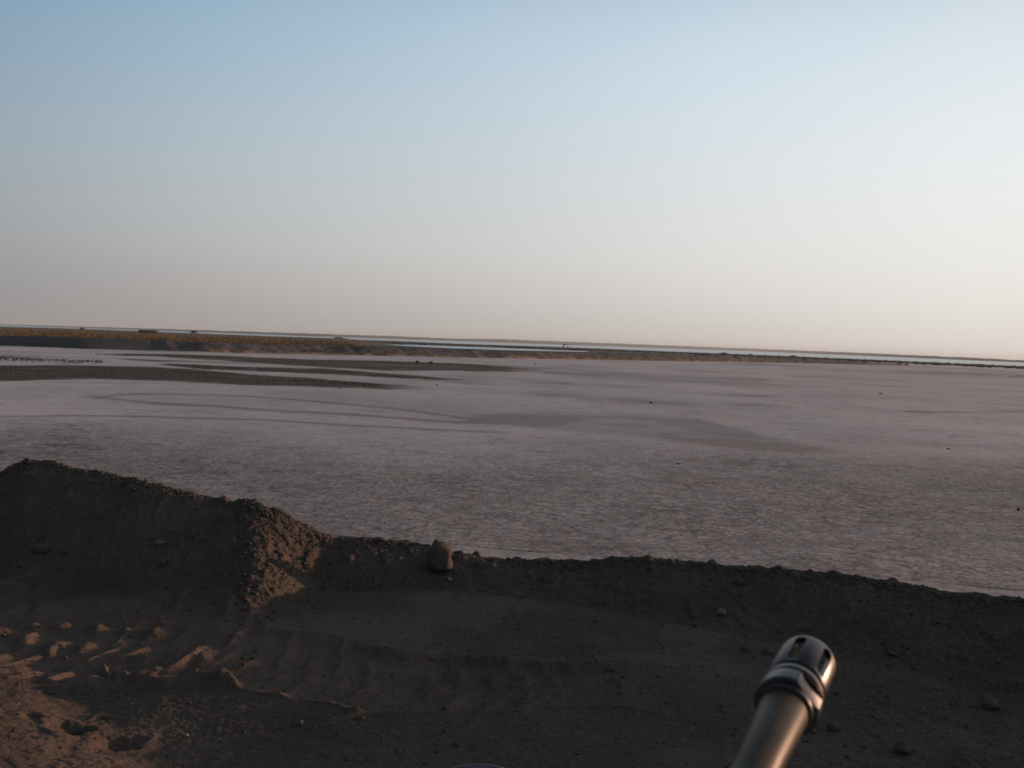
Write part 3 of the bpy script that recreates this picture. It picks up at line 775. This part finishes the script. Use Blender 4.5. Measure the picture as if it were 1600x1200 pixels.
# loose crumbs all over the bank: uncountable, one mesh
proto = []
for k in range(10):
    bm = rock_mesh(100 + k, 1, .35, cuts=4); bm.verts.ensure_lookup_table()
    proto.append((np.array([v.co[:] for v in bm.verts]), np.array([[v.index for v in f.verts] for f in bm.faces]))); bm.free()
VV, FF = [], []; off = 0
N = 17500
uq = rng.uniform(-.56, .58, N); yq = rng.uniform(3.9, 10.3, N) ** 1.0
uq[15000:] = rng.uniform(-.275, -.18, 2500); yq[15000:] = rng.uniform(7.8, 9.6, 2500)
xqall, _, _, _ = pix_of_u(uq)
ycq = lerp(xqall, YC); wq = lerp(xqall, WD)
for k in range(N):
    y_ = yq[k]; s_ = (y_ - (ycq[k] - wq[k])) / wq[k]
    if k % 3 == 0: y_ = ycq[k] - abs(rng.normal(0, .12)) ; s_ = 1
    if y_ > ycq[k] + .1: continue
    dens = .38 if s_ < 0 else 1.0
    if uq[k] > .1: dens += .3
    if rng.uniform() > dens: continue
    r_ = .0035 * math.exp(abs(rng.normal(0, .75)))
    if s_ < 0: r_ *= .8
    r_ = min(r_, .022)
    if 380 < xqall[k] < 515: r_ *= 1.1
    v, f = proto[k % 10]
    a = rng.uniform(0, 6.28); ca, sa = math.cos(a), math.sin(a)
    rot = np.array([[ca, -sa, 0], [sa, ca, 0], [0, 0, .75]])
    x_ = uq[k] * y_
    VV.append(v @ rot.T * r_ + np.array([x_, y_, zat(x_, y_) + r_ * .25])); FF.append(f + off); off += len(v)
me = from_arrays('gravel', np.concatenate(VV), np.concatenate(FF))
tag(link('gravel', me, M_CLOD), 'loose crumbs of dark earth scattered over the bank and its rim', 'gravel', kind='stuff')
VV, FF = [], []; off = 0
for k in range(900):
    u_ = rng.uniform(-.55, .57); y_ = rng.uniform(4.0, 8.8); x_ = u_ * y_
    v, f = proto[k % 10]; r_ = rng.uniform(.003, .007)
    VV.append(v * r_ * np.array([1, 1, .6]) + np.array([x_, y_, zat(x_, y_) + r_ * .3])); FF.append(f + off); off += len(v)
me = from_arrays('grit', np.concatenate(VV), np.concatenate(FF))
tag(link('grit', me, M_PALE), 'pale grit specks sprinkled over the dark earth', 'grit', kind='stuff')

# stones on the salt flat
def flat_stone(x, y, wpx, hpx, label, seed):
    g_ = ground(x, y); sc_ = g_.y / F
    bm = rock_mesh(seed, 2, .25)
    wpx *= .75; hpx *= .75
    bmesh.ops.transform(bm, matrix=Matrix.Diagonal((wpx * sc_ / 2, wpx * sc_ / 2.4, hpx * sc_ / 2, 1)), verts=bm.verts)
    me = bpy.data.meshes.new('stone'); bm.to_mesh(me); bm.free()
    o = link('stone', me, M_STONE); o.location = (g_.x, g_.y, FLAT + hpx * sc_ * .35)
    tag(o, label, 'stone', 'dark stones lying on the salt flat')
flat_stone(1376, 615.5, 8, 3, 'lone dark stone far out on the right part of the salt flat', 201)
flat_stone(837, 569, 4, 3, 'dark stone on the flat just under the far bank below the post frame', 202)
flat_stone(1591, 798, 6, 8, 'dark stone on the salt flat touching the right edge of the photo', 203)
flat_stone(1017, 630, 7, 4, 'dark stone in the middle distance of the flat, right of centre', 204)
flat_stone(532, 607.5, 5, 2.5, 'dark stone just in front of the end of the lowest mud strip', 205)
flat_stone(683, 602, 4, 3, 'small dark stone beside the thin tail of the mud strips near the centre', 206)
flat_stone(1482, 702, 9, 3, 'flat dark stone on the salt crust at right, well before the long pale streaks', 207)
flat_stone(1060, 725, 9, 3, 'flat dark stone where the salt crust turns rough right of centre', 208)

# ------------------------------------------------------------------ rifle muzzle
def cpt(x, y, dist):
    d = ray(x, y).normalized(); return Vector((0, 0, CAMZ)) + d * dist
TIP = cpt(1262, 1032, .424)
lo_, hi_ = .30, .419
best = None
for k in range(400):
    dd = .424 - .12 * k / 400
    q = cpt(1224.5, 1112, dd)
    e = abs((TIP - q).length - .044)
    if best is None or e < best[0]: best = (e, q)
AX = (TIP - best[1]).normalized()
rifle = empty('rifle', TIP - AX * .5); tag(rifle, 'dark metal rifle barrel with a slotted muzzle pointing over the bank at lower right', 'rifle')
# gun frame: local Z along the bore, local X roughly to the camera's right
zx = AX; xx_ = (rt - AX * rt.dot(AX)).normalized(); yy_ = zx.cross(xx_)      # yy_ points roughly up
rotm = Matrix((xx_, yy_, zx)).transposed()
rifle.rotation_mode = 'QUATERNION'; rifle.rotation_quaternion = rotm.to_quaternion()
def lathe(bm, prof, seg=96, closed=True):
    rings = []
    for (z, r_) in prof:
        rings.append([bm.verts.new((r_ * math.cos(2 * math.pi * i / seg), r_ * math.sin(2 * math.pi * i / seg), z)) for i in range(seg)])
    n = len(rings)
    for a in range(n if closed else n - 1):
        A, B = rings[a], rings[(a + 1) % n]
        for i in range(seg): bm.faces.new((A[i], A[(i + 1) % seg], B[(i + 1) % seg], B[i]))
    bmesh.ops.recalc_face_normals(bm, faces=bm.faces)
L0 = .5      # tip position along local Z
# profile of the flash hider (outer then inner), metres from the tip backwards
pr = [(0, .0094), (-.0006, .0101), (-.0014, .01075), (-.0030, .0110), (-.0245, .0110), (-.0250, .0107), (-.0252, .0091), (-.0272, .0091), (-.0274, .0107), (-.0279, .0110),
      (-.0300, .0110), (-.0304, .0107), (-.0306, .0091), (-.0322, .0091), (-.0324, .0107), (-.0329, .0114), (-.0400, .0115), (-.0408, .0110), (-.0410, .0095),
      (-.0415, .0040), (-.0290, .0040), (-.0255, .0085), (-.0020, .0085), (0, .0082)]
bm = bmesh.new(); lathe(bm, [(L0 + z, r_) for z, r_ in pr])
hm = bpy.data.meshes.new('flash_hider'); bm.to_mesh(hm); bm.free()
hider = bpy.data.objects.new('flash_hider', hm); scene.collection.objects.link(hider)
# slot cutters: capsules around the upper side
bm = bmesh.new()
def capsule(bm, ang, z0, z1, w):
    seg = 10; pts = []
    for i in range(seg + 1): a = math.pi * i / seg; pts.append((w * math.cos(a), z1 - w + w * math.sin(a)))
    for i in range(seg + 1): a = math.pi + math.pi * i / seg; pts.append((w * math.cos(a), z0 + w + w * math.sin(a)))
    lo = [bm.verts.new((x, .0060, z)) for x, z in pts]; hi = [bm.verts.new((x * 1.05, .016, z)) for x, z in pts]
    bm.faces.new(lo[::-1]); bm.faces.new(hi)
    n = len(pts)
    for i in range(n): bm.faces.new((lo[i], lo[(i + 1) % n], hi[(i + 1) % n], hi[i]))
    bmesh.ops.rotate(bm, verts=lo + hi, matrix=Matrix.Rotation(ang, 3, 'Z'), cent=(0, 0, 0))
for k in range(5):
    capsule(bm, R(49 + 60 * k), L0 - .0236, L0 - .0031, .0021)
bmesh.ops.recalc_face_normals(bm, faces=bm.faces)
cm = bpy.data.meshes.new('slot_cutter'); bm.to_mesh(cm); bm.free()
c1o = bpy.data.objects.new('slot_cutter', cm); scene.collection.objects.link(c1o)
# wrench flats
bm = bmesh.new()
for ang in (R(229), R(49)):
    v = box(bm, -.02, .02, .0098, .03, L0 - .045, L0 - .0331)
    bmesh.ops.rotate(bm, verts=v, matrix=Matrix.Rotation(ang, 3, 'Z'), cent=(0, 0, 0))
cm2 = bpy.data.meshes.new('flat_cutter'); bm.to_mesh(cm2); bm.free()
c2o = bpy.data.objects.new('flat_cutter', cm2); scene.collection.objects.link(c2o)
for c in (c1o, c2o):
    md = hider.modifiers.new('b', 'BOOLEAN'); md.operation = 'DIFFERENCE'; md.object = c; md.solver = 'EXACT'
bv = hider.modifiers.new('bev', 'BEVEL'); bv.width = .0005; bv.segments = 3; bv.limit_method = 'ANGLE'; bv.angle_limit = R(40)
dg = bpy.context.evaluated_depsgraph_get()
hm2 = bpy.data.meshes.new_from_object(hider.evaluated_get(dg))
for ob in (hider, c1o, c2o): bpy.data.objects.remove(ob)
for f in hm2.polygons: f.use_smooth = True
hm2.set_sharp_from_angle(angle=R(32))
hm2.name = 'flash_hider'
link('flash_hider', hm2, [M_GUN, M_SOOT_SHADE], rifle)
for f in hm2.polygons:
    f.material_index = 1 if math.hypot(f.center.x, f.center.y) < .0088 and f.center.z > L0 - .036 else 0
def smooth_lathe(name, prof, mat, parent, seg=96):
    bm = bmesh.new(); lathe(bm, prof, seg); me = bpy.data.meshes.new(name); bm.to_mesh(me); bm.free()
    for f in me.polygons: f.use_smooth = True
    me.set_sharp_from_angle(angle=R(35))
    return link(name, me, mat, parent)
smooth_lathe('crush_washer', [(L0 - .0412, .0088), (L0 - .0416, .0098), (L0 - .0432, .0098), (L0 - .0436, .0092), (L0 - .0436, .005), (L0 - .0412, .005)], M_GUN, rifle)
smooth_lathe('barrel', [(L0 - .0437, .0080), (L0 - .0445, .0084), (L0 - .0455, .0086), (L0 - .08, .0073), (L0 - .16, .0073), (L0 - .162, .0100), (L0 - .34, .0100), (L0 - .34, .0035), (L0 - .0437, .0035)], M_BARREL, rifle)
def guard(b):
    prof = []
    for k in range(9):
        z = L0 - .34 - k * .012
        prof += [(z, .021), (z - .006, .021), (z - .007, .019), (z - .011, .019)]
    lathe(b, prof + [(L0 - .45, .010), (L0 - .34, .010)], 48)
bmo('handguard', guard, M_POLY, rifle)

# curved rim that only just shows at the bottom edge
c_ = cpt(745, 1357, .95)
bm = bmesh.new()
seg, s2 = 96, 16
Rr, rr = 134 / F * .95, .0026
vs = []
for i in range(seg):
    a = 2 * math.pi * i / seg
    vs.append([bm.verts.new(((Rr + rr * math.cos(2 * math.pi * j / s2)) * math.cos(a), (Rr + rr * math.cos(2 * math.pi * j / s2)) * math.sin(a), rr * math.sin(2 * math.pi * j / s2))) for j in range(s2)])
for i in range(seg):
    for j in range(s2): bm.faces.new((vs[i][j], vs[(i + 1) % seg][j], vs[(i + 1) % seg][(j + 1) % s2], vs[i][(j + 1) % s2]))
# shallow bowl closing the ring from behind
cent = bm.verts.new((0, 0, -.05)); ring = [bm.verts.new(((Rr - .001) * .98 * math.cos(2 * math.pi * i / seg), (Rr - .001) * .98 * math.sin(2 * math.pi * i / seg), -.001)) for i in range(seg)]
for i in range(seg): bm.faces.new((cent, ring[i], ring[(i + 1) % seg]))
me = bpy.data.meshes.new('metal_rim'); bm.to_mesh(me); bm.free()
for f in me.polygons: f.use_smooth = True
o = link('metal_rim', me, M_RIM); o.location = c_
o.rotation_mode = 'QUATERNION'; o.rotation_quaternion = (Vector((0, 0, CAMZ)) - c_).to_track_quat('Z', 'Y')
tag(o, 'thin pale curved metal rim just showing at the bottom edge, left of the gun barrel', 'rim')

# ------------------------------------------------------------------ haze
bm = bmesh.new(); box(bm, -4500, 4500, -600, 7500, FLAT - 1.5, 26)
me = bpy.data.meshes.new('haze'); bm.to_mesh(me); bm.free()
hm_ = bpy.data.materials.new('haze_air'); hm_.use_nodes = True
for n in list(hm_.node_tree.nodes): hm_.node_tree.nodes.remove(n)
pv = hm_.node_tree.nodes.new('ShaderNodeVolumePrincipled'); pv.inputs['Density'].default_value = HAZE
pv.inputs['Color'].default_value = (.76, .84, .88, 1); pv.inputs['Anisotropy'].default_value = .2
ho = hm_.node_tree.nodes.new('ShaderNodeOutputMaterial'); hm_.node_tree.links.new(pv.outputs[0], ho.inputs['Volume'])
tag(link('haze', me, hm_), 'thin pale haze lying over the flats and the lake', 'haze', kind='stuff')
